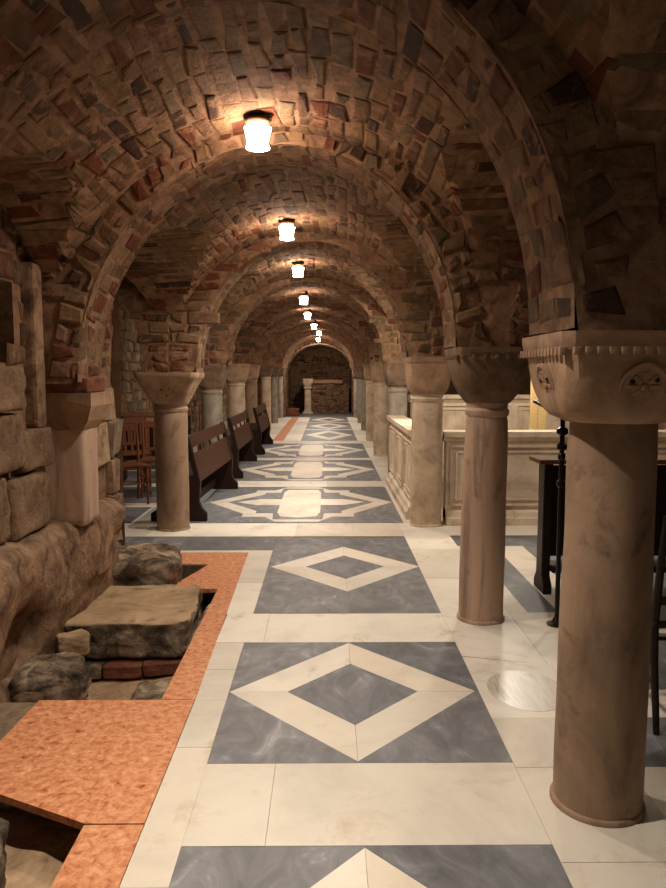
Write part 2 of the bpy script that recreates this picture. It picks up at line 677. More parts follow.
for i in range(1, len(YL)):
    yc = YL[i]
    hl = .25 if i > 2 else .22
    far = i > 5
    transverse_arch(i, XL[i] + hl, XR[i] - .235, SL[i], SR[i], CROWN_R if i > 1 else 2.80, (XL[i], XR[i]), yc, RIB if i > 1 else .24, detail=not far)
    if i >= 3:
        transverse_arch(i, XLL + .05, XL[i] - .25, SL[i], SL[i], 2.58, (XLL, XL[i]), yc, RIB, detail=i < 6)
    if i <= 6:
        transverse_arch(i, XR[i] + .22, XRR - .1, SR[i], SR[i], 2.76, (XR[i], XRR), yc, RIB if i > 1 else .24, detail=i < 5)


# ------------------------------------------------------------------ walls
def wall_plane(name, S, u0, u1, v0, v1, L, Hh, nu, nv, mat='rubble', h=(.01, .045), keep=None, brick=True, base='mortar', gap=.014, jit=.8):
    mb = MB()
    sheet(mb, S, u0, u1, v0, v1, nu, nv, base, keep)
    if brick:
        bricks(mb, S, u0, u1, v0, v1, L, Hh, keep, mat, jit, h, gap)
    return struct(mb.build(name))


# left wall beside the pit: plinth, big stones, rubble up to the vault
WX = -1.66
left = bpy.data.objects.new('wall_left', None)
COL.objects.link(left)
struct(left)
mb = MB()
prof = [(-1.75, .70), (-1.64, .685), (-1.53, .66), (-1.475, .61), (-1.47, .52), (-1.485, .38), (-1.49, .22), (-1.52, .06), (-1.53, -.1), (-1.56, -.36)]


def plinthS(u, v):      # u = y, v = 0..9 along the profile
    k = min(int(v), len(prof) - 2)
    t = v - k
    x = prof[k][0] * (1 - t) + prof[k + 1][0] * t
    z = prof[k][1] * (1 - t) + prof[k + 1][1] * t
    d = .055 * nz(0, u, z, 1.6, 3) + .03 * nz(0, u, z, 4.2, 8) + .012 * nz(0, u, z, 11, 4)
    # broken hollow low down near the rubble
    hol = math.exp(-((u - 3.58) / .2) ** 2 - ((z - .12) / .2) ** 2)
    z2 = z - .03 * (u - 3.2) + .02 * nz(0, u, 5, 2)
    return Vector((x + d - .24 * hol, u, z2 if v < 6 else z)), Vector((1, 0, .2))


sheet(mb, plinthS, -1., 5.12, 0, 9, 150, 36, 'plinth')
# end face of plinth and wall
for (x0, x1, z0, z1) in ((-1.75, -1.5, -.3, .6),):
    mb.box(((x0 + x1) / 2, 4.9, (z0 + z1) / 2), (x1 - x0, .44, z1 - z0), 'plinth', .04)
mb.build('plinth', left, smooth=1.2)


def LW(u, v):
    return Vector((WX + .02 * nz(0, u, v, 1.8, 4), u, v)), Vector((1, 0, 0))


mb = MB()


def niche(u, v):
    return 3.30 < u < 3.86 and 1.56 < v < 1.98


def leftkeep(u, v):
    return not niche(u, v) and v < web_z(WX + .05, u) + .12
sheet(mb, LW, -1., 5.6, -.2, 2.95, 140, 50, 'mortar', lambda u, v: not niche(u, v))
# dark recess in the wall
mb.box((WX - .19, 3.58, 1.77), (.02, .62, .46), 'rubble', 0)
mb.box((WX - .1, 3.29, 1.77), (.2, .02, .46), 'rubble', 0)
mb.box((WX - .1, 3.87, 1.77), (.2, .02, .46), 'rubble', 0)
mb.box((WX - .1, 3.58, 1.995), (.2, .6, .02), 'rubble', 0)
mb.box((WX - .1, 3.58, 1.545), (.2, .6, .02), 'rubble', 0)
bricks(mb, LW, 4.62, 5.58, .6, 1.45, .42, .27, None, 'rubble', 1.2, (.03, .09), .012)
bricks(mb, LW, 5.05, 5.58, .0, .6, .4, .22, None, 'rubble', 1.2, (.03, .08), .012)
bricks(mb, LW, -1., 5.58, 1.55, 2.9, .24, .11, leftkeep, 'brick', .8, (.004, .022), .012)
mb.build('upper_wall', left)


def stone_block(y0, y1, z0, z1, dx, seed, parent):
    b = rock((.34, y1 - y0 - .02, z1 - z0 - .015), seed, 'rubble', rough=.05, sub=4, square=1.6)
    o = b.build('stone_block', parent, smooth=3.2)
    o.location = (WX - .17 + dx, (y0 + y1) / 2, z0)


# the large ashlar left of the pilaster (pieces of the wall)
blk = [(2.2, 3.0, .68, 1.05, .10), (3.0, 3.55, .68, 1.02, .09), (3.55, 4.06, .66, .98, .10), (2.3, 3.1, 1.05, 1.42, .08), (3.1, 3.75, 1.02, 1.32, .10),
       (3.75, 4.2, .98, 1.22, .07), (3.0, 3.34, 1.42, 1.72, .10), (3.34, 3.72, 1.32, 1.56, .12), (-.9, .9, .7, 1.5, .06), (.9, 2.2, .7, 1.5, .06)]
for k, (y0, y1, z0, z1, dx) in enumerate(blk):
    stone_block(y0, y1, z0, z1, dx, k * 3.7, left)
# vertical plaster strip beside the pilaster
mb = MB()
mb.box((WX + .02, 4.03, 1.66), (.1, .13, .9), 'plinth', .02)
mb.build('plaster_strip', left)
# end of the left wall
mb = MB()
sheet(mb, lambda u, v: (Vector((u, 5.6 + .03 * nz(u, 0, v, 3), v)), Vector((0, 1, 0))), XLL, -1.6, 0, 2.9, 20, 30, 'plaster')
mb.build('end_wall', left)

# left aisle outer wall (rough rubble)
wall_plane('wall_aisle_left', lambda u, v: (Vector((XLL + .03 * nz(0, u, v, 2), u, v)), Vector((1, 0, 0))), 5.6, 25.7, 0, 2.75, .3, .17, 120, 24)
# right: plain far wall, aisle closing walls
wall_plane('wall_right', lambda u, v: (Vector((XRR, u, v)), Vector((-1, 0, 0))), -1.2, 16.6, 0, 2.9, .3, .12, 20, 8, brick=False, base='plaster')
wall_plane('wall_choir_end', lambda u, v: (Vector((u, 16.5, v)), Vector((0, -1, 0))), XR[6] - .05, XRR, 0, 2.95, .3, .12, 8, 8, brick=False, base='plaster')
wall_plane('wall_back', lambda u, v: (Vector((u, -1.2, v)), Vector((0, 1, 0))), WX, XRR, -.4, 2.95, .3, .12, 8, 8, brick=False, base='plaster')
wall_plane('wall_nave_right', lambda u, v: (Vector((1.32, u, v)), Vector((-1, 0, 0))), 16.5, 26., 0, 2.9, .26, .1, 20, 8, 'brick', (.004, .02))

# apse at the end of the nave
AP0, AP1 = 26.6, 29.6
AXL, AXR = -1.52, .97


def far_wall(u, v):
    return Vector((u, YEND, v)), Vector((0, -1, 0))


def apse_open(x, z, grow=0.):
    t = (x - (AXL + AXR) / 2) / ((AXR - AXL) / 2 + grow)
    return abs(t) < 1 and z < 1.5 + (1.14 + grow) * ell(t)


apse = bpy.data.objects.new('wall_far', None)
COL.objects.link(apse)
struct(apse)
mb = MB()
sheet(mb, far_wall, -3.4, 1.4, 0, 2.95, 120, 80, 'mortar', lambda u, v: not apse_open(u, v))
bricks(mb, far_wall, -3.4, 1.4, 0, 2.9, .26, .1, lambda u, v: not apse_open(u, v, .1), 'brick', .8, (.004, .02))
mb.build('arch_wall', apse)
mb = MB()


def apse_barrel(u, v):     # v: arc position from left floor over the crown to right floor
    if v < 1.5:
        return Vector((AXL, u, v)), Vector((1, 0, 0))
    if v > 1.5 + PI:
        return Vector((AXR, u, 1.5 - (v - 1.5 - PI))), Vector((-1, 0, 0))
    a = v - 1.5
    rx = (AXR - AXL) / 2
    return Vector(((AXL + AXR) / 2 - rx * math.cos(a), u, 1.5 + 1.14 * math.sin(a))), Vector((math.cos(a), 0, -math.sin(a))).normalized()


sheet(mb, apse_barrel, YEND - .02, AP1, 0, 3 + PI, 10, 70, 'mortar')
bricks(mb, apse_barrel, YEND - .02, AP1, 0, 3 + PI, .26, .1, None, 'brick', .8, (.004, .022))
mb.build('barrel_niche', apse)
mb = MB()
sheet(mb, lambda u, v: (Vector((u, AP1, v)), Vector((0, -1, 0))), AXL - .1, AXR + .1, 0, 2.75, 12, 12, 'mortar')
bricks(mb, lambda u, v: (Vector((u, AP1, v)), Vector((0, -1, 0))), AXL, AXR, 0, 2.7, .3, .11, None, 'brick', .8, (.004, .02))
mb.build('niche_back', apse)

# ------------------------------------------------------------------ floor
floor = bpy.data.objects.new('floor', None)
COL.objects.link(floor)
struct(floor)
mb = MB()
for (x0, x1, y0, y1) in ((-.77, XRR, -1.2, AP1), (XLL, -.77, 5.6, AP1), (-1.6, -.77, 2.62, 3.2)):
    mb.box(((x0 + x1) / 2, (y0 + y1) / 2, -.056), (x1 - x0, y1 - y0, .1), 'joint', 0)
# earth under the paving, seen as the pit's sides
mb.box((-.66, 2.0, -.28), (.2, 7.2, .36), 'rock', 0)
mb.box((-1.2, 2.9, -.28), (.9, .5, .36), 'rock', 0)
mb.box((-1.2, 5.85, -.28), (.9, .5, .36), 'rock', 0)
mb.build('floor_bed', floor)


def slab(mb, poly, mat, z=0., th=.02, gap=.0011):
    cx = sum(p[0] for p in poly) / len(poly)
    cy = sum(p[1] for p in poly) / len(poly)
    P = []
    for x, y in poly:
        d = math.hypot(x - cx, y - cy)
        k = 1 - gap / max(d, .05)
        P.append((cx + (x - cx) * k, cy + (y - cy) * k))
    n = len(P)
    z += RND.uniform(-.0008, .0008) if z == 0 else 0
    area = sum(P[i][0] * P[(i + 1) % n][1] - P[(i + 1) % n][0] * P[i][1] for i in range(n))
    if area < 0:
        P.reverse()
    vs = [(x, y, z) for x, y in P] + [(x, y, z - th) for x, y in P]
    mb.add(vs, [tuple(range(n))] + [(i, i + n, (i + 1) % n + n, (i + 1) % n) for i in range(n)], mat)


def R4(x0, x1, y0, y1):
    return [(x0, y0), (x1, y0), (x1, y1), (x0, y1)]


def row(mb, x0, x1, y0, y1, cuts, mat, axis='x'):
    e = ([x0] if axis == 'x' else [y0]) + cuts + ([x1] if axis == 'x' else [y1])
    for a, b in zip(e, e[1:]):
        slab(mb, R4(a, b, y0, y1) if axis == 'x' else R4(x0, x1, a, b), mat)


PX0, PX1 = -.467, .722


def edge_x(y):
    return -.612 - max(0, y - 3.2) * .0195


def rhombus_panel(y0, y1, cy, hy, cx=.12, hx=.585, x0=PX0, x1=PX1, inner=True, name='inlaid_panel'):
    mb = MB()
    # four grey quarters around the white rhombus
    T, B, Lf, Rt = (cx, cy + hy), (cx, cy - hy), (cx - hx, cy), (cx + hx, cy)
    slab(mb, [(x0, y1), (x0, cy), Lf, T, (cx, y1)], 'grey')
    slab(mb, [(cx, y1), T, Rt, (x1, cy), (x1, y1)], 'grey')
    slab(mb, [(x0, y0), (cx, y0), B, Lf, (x0, cy)], 'grey')
    slab(mb, [(cx, y0), (x1, y0), (x1, cy), Rt, B], 'grey')
    k = .53
    t, b, l, r = [(cx + (p[0] - cx) * k, cy + (p[1] - cy) * k) for p in (T, B, Lf, Rt)]
    # four white arms, mitred like the photo: long arm runs through, short arm butts
    for quad in ((T, Rt, r, t), (Rt, B, b, r), (B, Lf, l, b), (Lf, T, t, l)):
        slab(mb, list(quad), 'white')
    slab(mb, [t, r, b, l], 'grey')
    return mb.build(name, floor)


# the three nearest panels
rhombus_panel(4.86, 6.24, 5.53, .655, cx=.14)
rhombus_panel(2.655, 3.925, 3.29, .622, cx=.12)
rhombus_panel(.92, 2.165, 1.545, .61, cx=.12)
mb = MB()
row(mb, PX0, PX1, 4.415, 4.86, [.15], 'grey')
row(mb, PX0, PX1, 6.24, 6.55, [.2], 'grey')
row(mb, -2.0, PX0, 6.06, 6.6, [-1.3], 'grey')
mb.build('grey_border', floor)
mb = MB()
row(mb, -.628, PX1, 3.925, 4.415, [-.36], 'white')
row(mb, PX0, PX1, 2.165, 2.655, [-.2], 'white')
row(mb, PX0, PX1, .45, .92, [-.2, .3], 'white')
row(mb, PX0, PX1, -1.1, .45, [.1], 'white')
row(mb, XLL + .02, PX1, 6.6, 7.2, [-2.5, -1.7, -.9, -.3, .25], 'white')
row(mb, -1.5, -.455, 5.985, 6.06, [], 'white')
# long strip beside the orange marble
ed = [-1.1, .8, 1.98, 2.78, 3.2, 3.55, 3.92]
for a, b in zip(ed, ed[1:]):
    slab(mb, [(edge_x(a), a), (PX0, a), (PX0, b), (edge_x(b), b)], 'white')
ed = [4.415, 5.1, 5.985]
for a, b in zip(ed, ed[1:]):
    slab(mb, [(edge_x(a), a), (PX0, a), (PX0, b), (edge_x(b), b)], 'white')
# slabs around the right hand columns
row(mb, PX1, 1.15, 4.35, 7.2, [5.2, 6.1], 'white', 'y')
slab(mb, [(PX1, 3.72), (1.15, 3.60), (1.15, 4.35), (PX1, 4.35)], 'white')
row(mb, PX1, 1.15, -1.1, 2.62, [.3, 1.2, 2.08], 'white', 'y')
slab(mb, [(PX1, 2.62), (1.15, 2.62), (1.15, 3.02), (PX1, 3.02)], 'white')
mb.build('white_marble_border', floor)
# square slab with the oval inset
mb = MB()
slab(mb, [(PX1, 3.02), (1.19, 3.02), (1.19, 3.59), (PX1, 3.71)], 'white')
slab(mb, [(.955 + .185 * math.cos(a * PI / 16), 3.30 + .225 * math.sin(a * PI / 16)) for a in range(32)], 'stripe', .0012)
mb.build('oval_inset_slab', floor)

# orange marble around the pits
mb = MB()
OT = .028
for poly in ([(-.77, 3.215), (-.613, 3.215), (-0.6461, 4.95), (-.77, 4.95)],
             [(-1.085, 4.945), (-0.6461, 4.95), (-0.6662, 5.98), (-.84, 5.98), (-1.085, 5.1)],
             [(-1.085, 5.62), (-.84, 5.6), (-.845, 5.98), (-1.5, 5.98), (-1.5, 5.62)],
             [(-1.36, 2.545), (-.815, 2.285), (-.615, 2.285), (-.615, 3.21), (-1.335, 3.21), (-1.50, 2.6)][0:5],
             [(-.815, .4), (-.615, .4), (-.615, 2.28), (-.815, 2.28)]):
    slab(mb, poly, 'orange', .0, OT, .0012)
mb.build('orange_marble_paving', floor)
# pit floor
mb = MB()


def pitS(u, v):
    return Vector((u, v, (-.27 if v > 3. else -.22) + .05 * nz(u, v, 0, 2.4, 5) + .02 * nz(u, v, 0, 7, 1) - .03 * (v - 3.5))), Vector((0, 0, 1))


sheet(mb, pitS, -1.75, -.7, -1., 6.0, 40, 160, 'sand')
mb.build('pit_bed', floor, smooth=3.2)


def star_panel(y0, y1, cx=-.31, x0=-1.46, x1=.78):
    mb = MB()
    cy, H = (y0 + y1) / 2, (y1 - y0) / 2
    slab(mb, R4(x0, cx, y0, cy), 'grey')
    slab(mb, R4(cx, x1, y0, cy), 'grey')
    slab(mb, R4(x0, cx, cy, y1), 'grey')
    slab(mb, R4(cx, x1, cy, y1), 'grey')

    def P(pts):
        return [(cx + x, cy + y * H) for x, y in pts]

    def sym(pts):
        return pts + [(-x, y) for x, y in reversed(pts)]
    z = .0012
    # outer white band with stepped shoulders
    up = [(1.08, 0), (.60, .60), (.60, .74), (.36, .74), (.22, .96)]
    lo = [(x, -y) for x, y in reversed(up)]
    half_r = lo[:-1] + up
    slab(mb, P(half_r + [(-x, y) for x, y in reversed(half_r)]), 'white', z)
    upi = [(.86, 0), (.47, .46), (.47, .58), (.28, .58), (.26, .86)]
    loi = [(x, -y) for x, y in reversed(upi)]
    hi = loi[:-1] + upi
    slab(mb, P(hi + [(-x, y) for x, y in reversed(hi)]), 'grey', z * 2)
    # white spears left and right
    for s in (-1, 1):
        slab(mb, P([(s * .2, -.17), (s * .5, -.17), (s * .76, 0), (s * .5, .17), (s * .2, .17)]), 'white', z * 3)
    # centre medallion
    slab(mb, P([(.0, -.80), (.19, -.74), (.235, -.55), (.235, .6), (.19, .76), (-.19, .76), (-.235, .6), (-.235, -.55), (-.19, -.74)]), 'white', z * 4)
    mb.build('star_inlaid_panel', floor)


star_panel(7.22, 9.58)
star_panel(10.12, 12.64)
star_panel(12.97, 15.72)
mb = MB()
row(mb, -1.46, .78, 9.58, 10.12, [-.7, 0], 'white')
row(mb, -1.46, .78, 12.64, 12.97, [-.4], 'white')
row(mb, -1.46, .78, 15.72, 16.4, [-.7, .1], 'white')
row(mb, PX0 - .2, .78, 19.6, 19.85, [.1], 'white')
row(mb, PX0 - .2, .78, 22.5, 22.8, [.1], 'white')
row(mb, -1.0, -.6, 16.4, 25.6, [18, 19.6, 21.2, 23, 24.4], 'white', 'y')
row(mb, .78, 1.3, 7.2, 16.4, [8.7, 10.1, 11.7, 13.2, 14.8], 'white', 'y')
row(mb, .7, 1.3, 16.4, 25.6, [18, 19.6, 21.2, 23, 24.4], 'white', 'y')
row(mb, -2.0, -1.46, 7.2, 16.4, [8.6, 10.1, 11.7, 13.2, 14.8], 'white', 'y')
row(mb, -2.0, -1.25, 16.4, 25.6, [18, 19.6, 21.2, 23, 24.4], 'white', 'y')
row(mb, AXL, AXR, 25.6, AP1, [-.6, .3], 'grey')
mb.build('white_marble_border', floor)
mb = MB()
row(mb, -1.25, -1.0, 16.4, 25.6, [18, 19.6, 21.2, 23, 24.4], 'orange', 'y')
mb.build('orange_marble_paving', floor)
for a, b in ((16.42, 19.6), (19.85, 22.5), (22.8, 25.6)):
    rhombus_panel(a, b, (a + b) / 2, (b - a) * .46, cx=.05, hx=.6, x0=-.6, x1=.7)
# right aisle paving and enclosure floor
mb = MB()
row(mb, 1.15, XRR, 6.62, 7.2, [2.1, 3.1], 'white')
for (x0, x1, m_) in ((1.15, 1.27, 'white'), (1.27, 1.47, 'grey'), (1.47, 1.72, 'white'), (1.72, 2.06, 'grey'), (2.06, 2.26, 'white'), (2.26, 2.8, 'grey'), (2.8, XRR, 'white')):
    if m_ == 'white':
        row(mb, x0, x1, 4.42, 6.2, [5.3], m_, 'y')
    else:
        row(mb, x0, x1, 4.42, 6.2, [], m_, 'y')
row(mb, 1.15, XRR, 6.2, 6.62, [1.7, 2.6], 'grey')
row(mb, 1.15, XRR, 4.05, 4.42, [1.9, 2.7], 'white')
slab(mb, [(1.3, 3.5), (1.62, 3.95), (2.3, 3.95), (2.3, 3.3), (1.5, 3.3)], 'grey')
slab(mb, [(1.19, 3.3), (1.3, 3.5), (1.62, 3.95), (1.62, 4.05), (1.15, 4.05), (1.15, 3.6)], 'white')
row(mb, 1.19, 2.3, 3.02, 3.3, [1.7], 'white')
row(mb, 2.3, XRR, 3.02, 4.05, [3.], 'white')
row(mb, 1.15, XRR, 2.62, 3.02, [1.5, 2.2, 3.1], 'grey')
row(mb, 1.15, XRR, 1.6, 2.62, [1.75, 2.4, 3.2], 'white')
row(mb, 1.15, XRR, -1.1, 1.6, [1.75, 2.4, 3.2], 'grey')
row(mb, 1.3, XRR, 7.2, 16.4, [9, 11, 13], 'grey', 'y')
mb.build('aisle_paving', floor)
mb = MB()
row(mb, XLL + .02, -1.5, 5.62, 6.06, [-2.4], 'grey')
row(mb, XLL + .02, -2.0, 6.1, 6.6, [-2.6], 'grey')
for k, y in enumerate((7.25, 8.1, 8.35, 9.6, 9.9, 11.2, 11.5, 13, 16, 20)):
    y2 = (8.1, 8.35, 9.6, 9.9, 11.2, 11.5, 13, 16, 20, 25.6)[k]
    row(mb, XLL + .02, -2.0, y, y2, [-2.7], 'grey' if k % 2 == 0 else 'white')
mb.build('aisle_paving', floor)


# ------------------------------------------------------------------ columns
def column(label, x, y, r0, r1, z_neck, z_top, wcap, mat, capmat, style='block', square=2., group='columns along the nave', lean=(0, 0), ring=True, flare=.42, dent=False):
    t = thing('stone_column', label, 'column', (x, y, 0), 0, group)
    mb = MB()
    n = 40
    P, E = [], []
    for k in range(25):
        s = k / 24
        r = r0 + (r1 - r0) * s + .006 * math.sin(s * 2.4)
        P.append((r, .004 + (z_neck - .004) * s))
        E.append(square)
    if ring:
        P = P[:-2] + [(r1 + .002, z_neck - .085), (r1 + .013, z_neck - .07), (r1 + .015, z_neck - .045), (r1 + .004, z_neck - .03), (r1 + .01, z_neck)]
        E = [square] * len(P)
    mb.lathe(P, mat, n=n, expo=E)
    o = mb.build('shaft', t, smooth=SM)
    if lean != (0, 0) or True:
        for v in o.data.vertices:
            d = .006 * nz(v.co.x, v.co.y, v.co.z, 3.2, x * 3 + y)
            ln = math.hypot(v.co.x, v.co.y)
            if ln > 1e-4:
                v.co.x += v.co.x / ln * d
                v.co.y += v.co.y / ln * d
            v.co.x += lean[0] * (v.co.z - z_neck)
            v.co.y += lean[1] * (v.co.z - z_neck)
    mb = MB()
    bx, by = -lean[0] * z_neck, -lean[1] * z_neck
    mb.lathe([(r0 + .010, 0), (r0 + .010, .010), (r0 + .004, .018), (r0 - .004, .022)], mat, (bx, by, 0), n, [square] * 4)
    mb.build('base', t, smooth=SM)
    # capital
    c = MB()
    h = z_top - z_neck
    w = wcap / 2
    prof, ex = [], []
    ab = .055 if style != 'cushion' else .05
    if style == 'cushion':
        for k in range(13):
            s = k / 12
            r = r1 + .015 + (w - r1 - .015) * math.sin(s * PI / 2) ** .85
            prof.append((r, z_neck + (h - ab) * s))
            ex.append(2 + 5 * s)
    else:
        for k in range(13):
            s = k / 12
            r = r1 + .02 + (w * .97 - r1 - .02) * (s ** flare)
            prof.append((r, z_neck + (h - ab) * s))
            ex.append(2 + 9 * min(1, s * 1.7))
    c.lathe(prof, capmat, n=48, expo=ex)
    co = c.build('capital', t, smooth=SM)
    a = MB()
    a.lathe([(w * .985, z_top - ab), (w * 1.0, z_top - ab + .008), (w * 1.02, z_top - .02), (w * 1.02, z_top)], capmat, n=48, expo=[14] * 4)
    if dent:
        nd = 13
        for sx, sy in ((0, -1), (-1, 0), (1, 0), (0, 1)):
            for k in range(nd):
                q = (k + .5) / nd * 2 - 1
                if style == 'cushion' and k % 2:
                    continue
                p = (sx * w * .995 + (q * w * .93 if sx == 0 else 0), sy * w * .995 + (q * w * .93 if sy == 0 else 0), z_top - ab - .004)
                a.box(p, (.022 if sx == 0 else .02, .022 if sy == 0 else .02, .024), capmat, .002)
    a.build('abacus', co, smooth=SM)
    if y < 8 and style == 'block' and mat == 'col_brown':
        for sx, sy in ((0, -1), (-1, 0), (1, 0)):
            md = MB()
            R = h * .27
            md.lathe([(R, -.01), (R, .008), (R * .9, .013), (R * .8, .006), (R * .72, .006)], capmat, n=24)
            for q in range(8):
                an = q * PI / 4
                md.box((R * .42 * math.cos(an), R * .42 * math.sin(an), .008), (R * .46, R * .2, .012), capmat, .004, Matrix.Rotation(an, 3, 'Z'))
            md.lathe([(R * .16, .0), (R * .16, .02), (R * .06, .026)], capmat, n=12)
            for q in range(3):
                an = q * 2.1 + .6
                md.lathe([(.008, .009), (.008, .0155)], 'hole_shade', (R * .55 * math.cos(an), R * .55 * math.sin(an), 0), 8)  # dark studs: shade of drilled holes put into the colour
            md.v = [(p[0], p[1], p[2] * .6) for p in md.v]
            m_ = md.build('medallion', co, smooth=SM)
            # set it on the tapered flank of the capital
            sloc = .52
            rr = r1 + .02 + (w * .97 - r1 - .02) * (sloc ** flare)
            n_ = Vector((sx, sy, -.42)).normalized()
            m_.location = (sx * rr * .985, sy * rr * .985, z_neck + (h - ab) * sloc)
            m_.rotation_euler = n_.to_track_quat('Z', 'Y').to_euler()
    return t


cr_ = 'thick brown stained marble column at the right front with a dentilled block capital'
column(cr_, .962, 2.405, .150, .134, 1.345, 1.632, .50, 'col_brown', 'cap', lean=(.006, 0), ring=False, flare=.33, dent=True)
column('pinkish streaked leaning column with a rounded dark cushion capital, right row', .968, 4.33, .137, .118, 1.335, 1.658, .46, 'col_pink', 'cap_dark', 'cushion', lean=(.012, 0), dent=True)
column('cream column built into the corner of the pale enclosure wall', 1.0, 7.15, .152, .143, 1.315, 1.673, .45, 'col_cream', 'cap', square=3.2)
column('square grey column at the far end of the enclosure side wall', 1.0, 10.15, .128, .122, 1.335, 1.70, .42, 'col_grey', 'cap_dark', square=6)
column('pale yellowish column just beyond the grey square one on the right', 1.03, 13.3, .165, .155, 1.37, 1.73, .44, 'col_cream', 'cap')
column('pale flat-sided column behind the pale yellowish one on the right', 1.04, 16.45, .14, .14, 1.38, 1.74, .42, 'col_cream', 'cap', square=5)
column('slim dark column third from the far end on the right', 1.05, 19.5, .12, .115, 1.38, 1.74, .38, 'col_grey', 'cap_dark')
column('slim dark column second from the far end on the right', 1.08, 22.5, .12, .115, 1.38, 1.74, .38, 'col_grey', 'cap_dark')
column('last dark column on the right beside the apse', 1.06, 25.2, .12, .115, 1.38, 1.74, .38, 'col_grey', 'cap_dark')
column('brown marble column at the near end of the left pews with flared capital', -1.51, 6.96, .156, .150, 1.225, 1.523, .57, 'col_brown', 'cap', flare=1.25)
column('column behind the nearest pew with a dark carved capital, left row', -1.62, 10.12, .15, .14, 1.31, 1.633, .44, 'col_grey', 'cap_dark', flare=.8)
column('column behind the middle pew with a pale flared capital, left row', -1.68, 13.3, .17, .16, 1.37, 1.698, .5, 'col_cream', 'cap', flare=.8)
column('column behind the farthest pew, fourth in the left row', -1.75, 16.45, .16, .15, 1.40, 1.728, .44, 'col_brown', 'cap', flare=.8)
column('pale slender column just past the farthest pew on the left', -1.66, 19.5, .14, .13, 1.46, 1.738, .4, 'col_cream', 'cap_dark', flare=.8)
column('slender greyish column second from the apse on the left', -1.66, 22.5, .13, .12, 1.46, 1.738, .4, 'col_grey', 'cap_dark', flare=.8)
column('last column on the left against the apse wall', -1.66, 25.2, .13, .12, 1.46, 1.738, .4, 'col_grey', 'cap_dark', flare=.8)

# pilaster on the left wall
t = thing('wall_pilaster', 'pale stone pilaster slab with moulded capital standing on the left wall plinth', 'pilaster', (-1.56, 4.36, .63))
mb = MB()
b = rock((.25, .27, .60), 51, 'col_pink', rough=.03, sub=4, square=2.2)
o = b.build('slab', t, smooth=3.2)
o.location = (0, 0, -.03)
mb = MB()
pr = [(-.16, .545), (.125, .545), (.14, .57), (.165, .60), (.19, .665), (.20, .69), (.20, .765), (-.16, .765)]
vs = []
for s in (-1, 1):
    for (x, z) in pr:
        dy = .135 + max(0, (x - .12)) * .9
        vs.append((x, s * dy, z))
n = len(pr)
mb.add(vs, [tuple(range(n)), tuple(range(2 * n - 1, n - 1, -1))] + [(i, i + n, (i + 1) % n + n, (i + 1) % n) for i in range(n)], 'cap')
mb.build('capital', t)
mb = MB()
mb.box((.01, 0, .81), (.32, .34, .085), 'red_brick', .012)
mb.build('brick_course', t)


# ------------------------------------------------------------------ lamps
def lamp_proto():
    t = thing('ceiling_lamp', '', 'ceiling lamp', (0, 0, 0), 0, 'lamps down the middle of the vault')
    mb = MB()
    mb.lathe([(.03, .0), (.055, .005), (.06, .018), (.074, .03), (.076, .038), (.072, .046), (.03, .05)], 'brass', n=28)
    mb.build('collar', t, smooth=SM)
    mb = MB()
    mb.box((.0, 0, .065), (.17, .05, .03), 'iron', .004)
    mb.lathe([(.028, .05), (.028, .13)], 'iron', (.05, 0, 0), 12)
    mb.build('mount', t, smooth=SM)
    mb = MB()
    mb.lathe([(.082, .0), (.076, -.02), (.068, -.05), (.063, -.075), (.064, -.095), (.071, -.115), (.066, -.117), (.05, -.116), (.02, -.12)], 'glass', n=20)
    mb.build('glass_shade', t, smooth=SM)
    for c in t.children:
        c.data.transform(Matrix.Scale(.85, 4))
    return t


lamp = lamp_proto()
LAMPS = [(-.354, 3.82, 2.792), (-.342, 6.29, 2.79), (-.34, 8.65, 2.795), (-.37, 11.6, 2.76), (-.39, 14.7, 2.77), (-.32, 17.8, 2.76), (-.23, 20.9, 2.77), (-.3, 24.6, 2.77)]
LLAB = ['largest and nearest glowing glass lamp under the brick vault', 'second glowing glass lamp from the front', 'third glowing lamp, above the middle of the nearest star panel',
        'fourth glowing lamp from the front', 'fifth glowing lamp from the front, small', 'third glowing lamp from the apse, tiny', 'second glowing lamp from the apse, tiny', 'farthest glowing lamp, lowest in the row before the apse']
POWER = [17, 12, 11, 13, 14, 15, 18, 40]
for k, (p, l) in enumerate(zip(LAMPS, LLAB)):
    p = (p[0], p[1], p[2] - .035)
    if k == 0:
        lamp.location = p
        lamp['label'] = l
        o = lamp
    else:
        o = dup(lamp, p, 0, l)
    ld = bpy.data.lights.new('lamp_bulb', 'AREA')
    ld.shape = 'DISK'
    ld.size = .09
    ld.energy = POWER[k]
    ld.color = WARM[:3]
    ld.spread = math.radians(142 if k < 7 else 180)
    lo = bpy.data.objects.new('bulb', ld)
    COL.objects.link(lo)
    lo.parent = o
    lo.location = (0, 0, -.108)


# unseen lamps of the place (left aisle, enclosure), then added fill lights
def room_light(name, loc, e, c, size=.12):
    ld = bpy.data.lights.new(name, 'POINT')
    ld.energy = e
    ld.color = c
    ld.shadow_soft_size = size
    o = bpy.data.objects.new(name, ld)
    COL.objects.link(o)
    o.location = loc
    return o


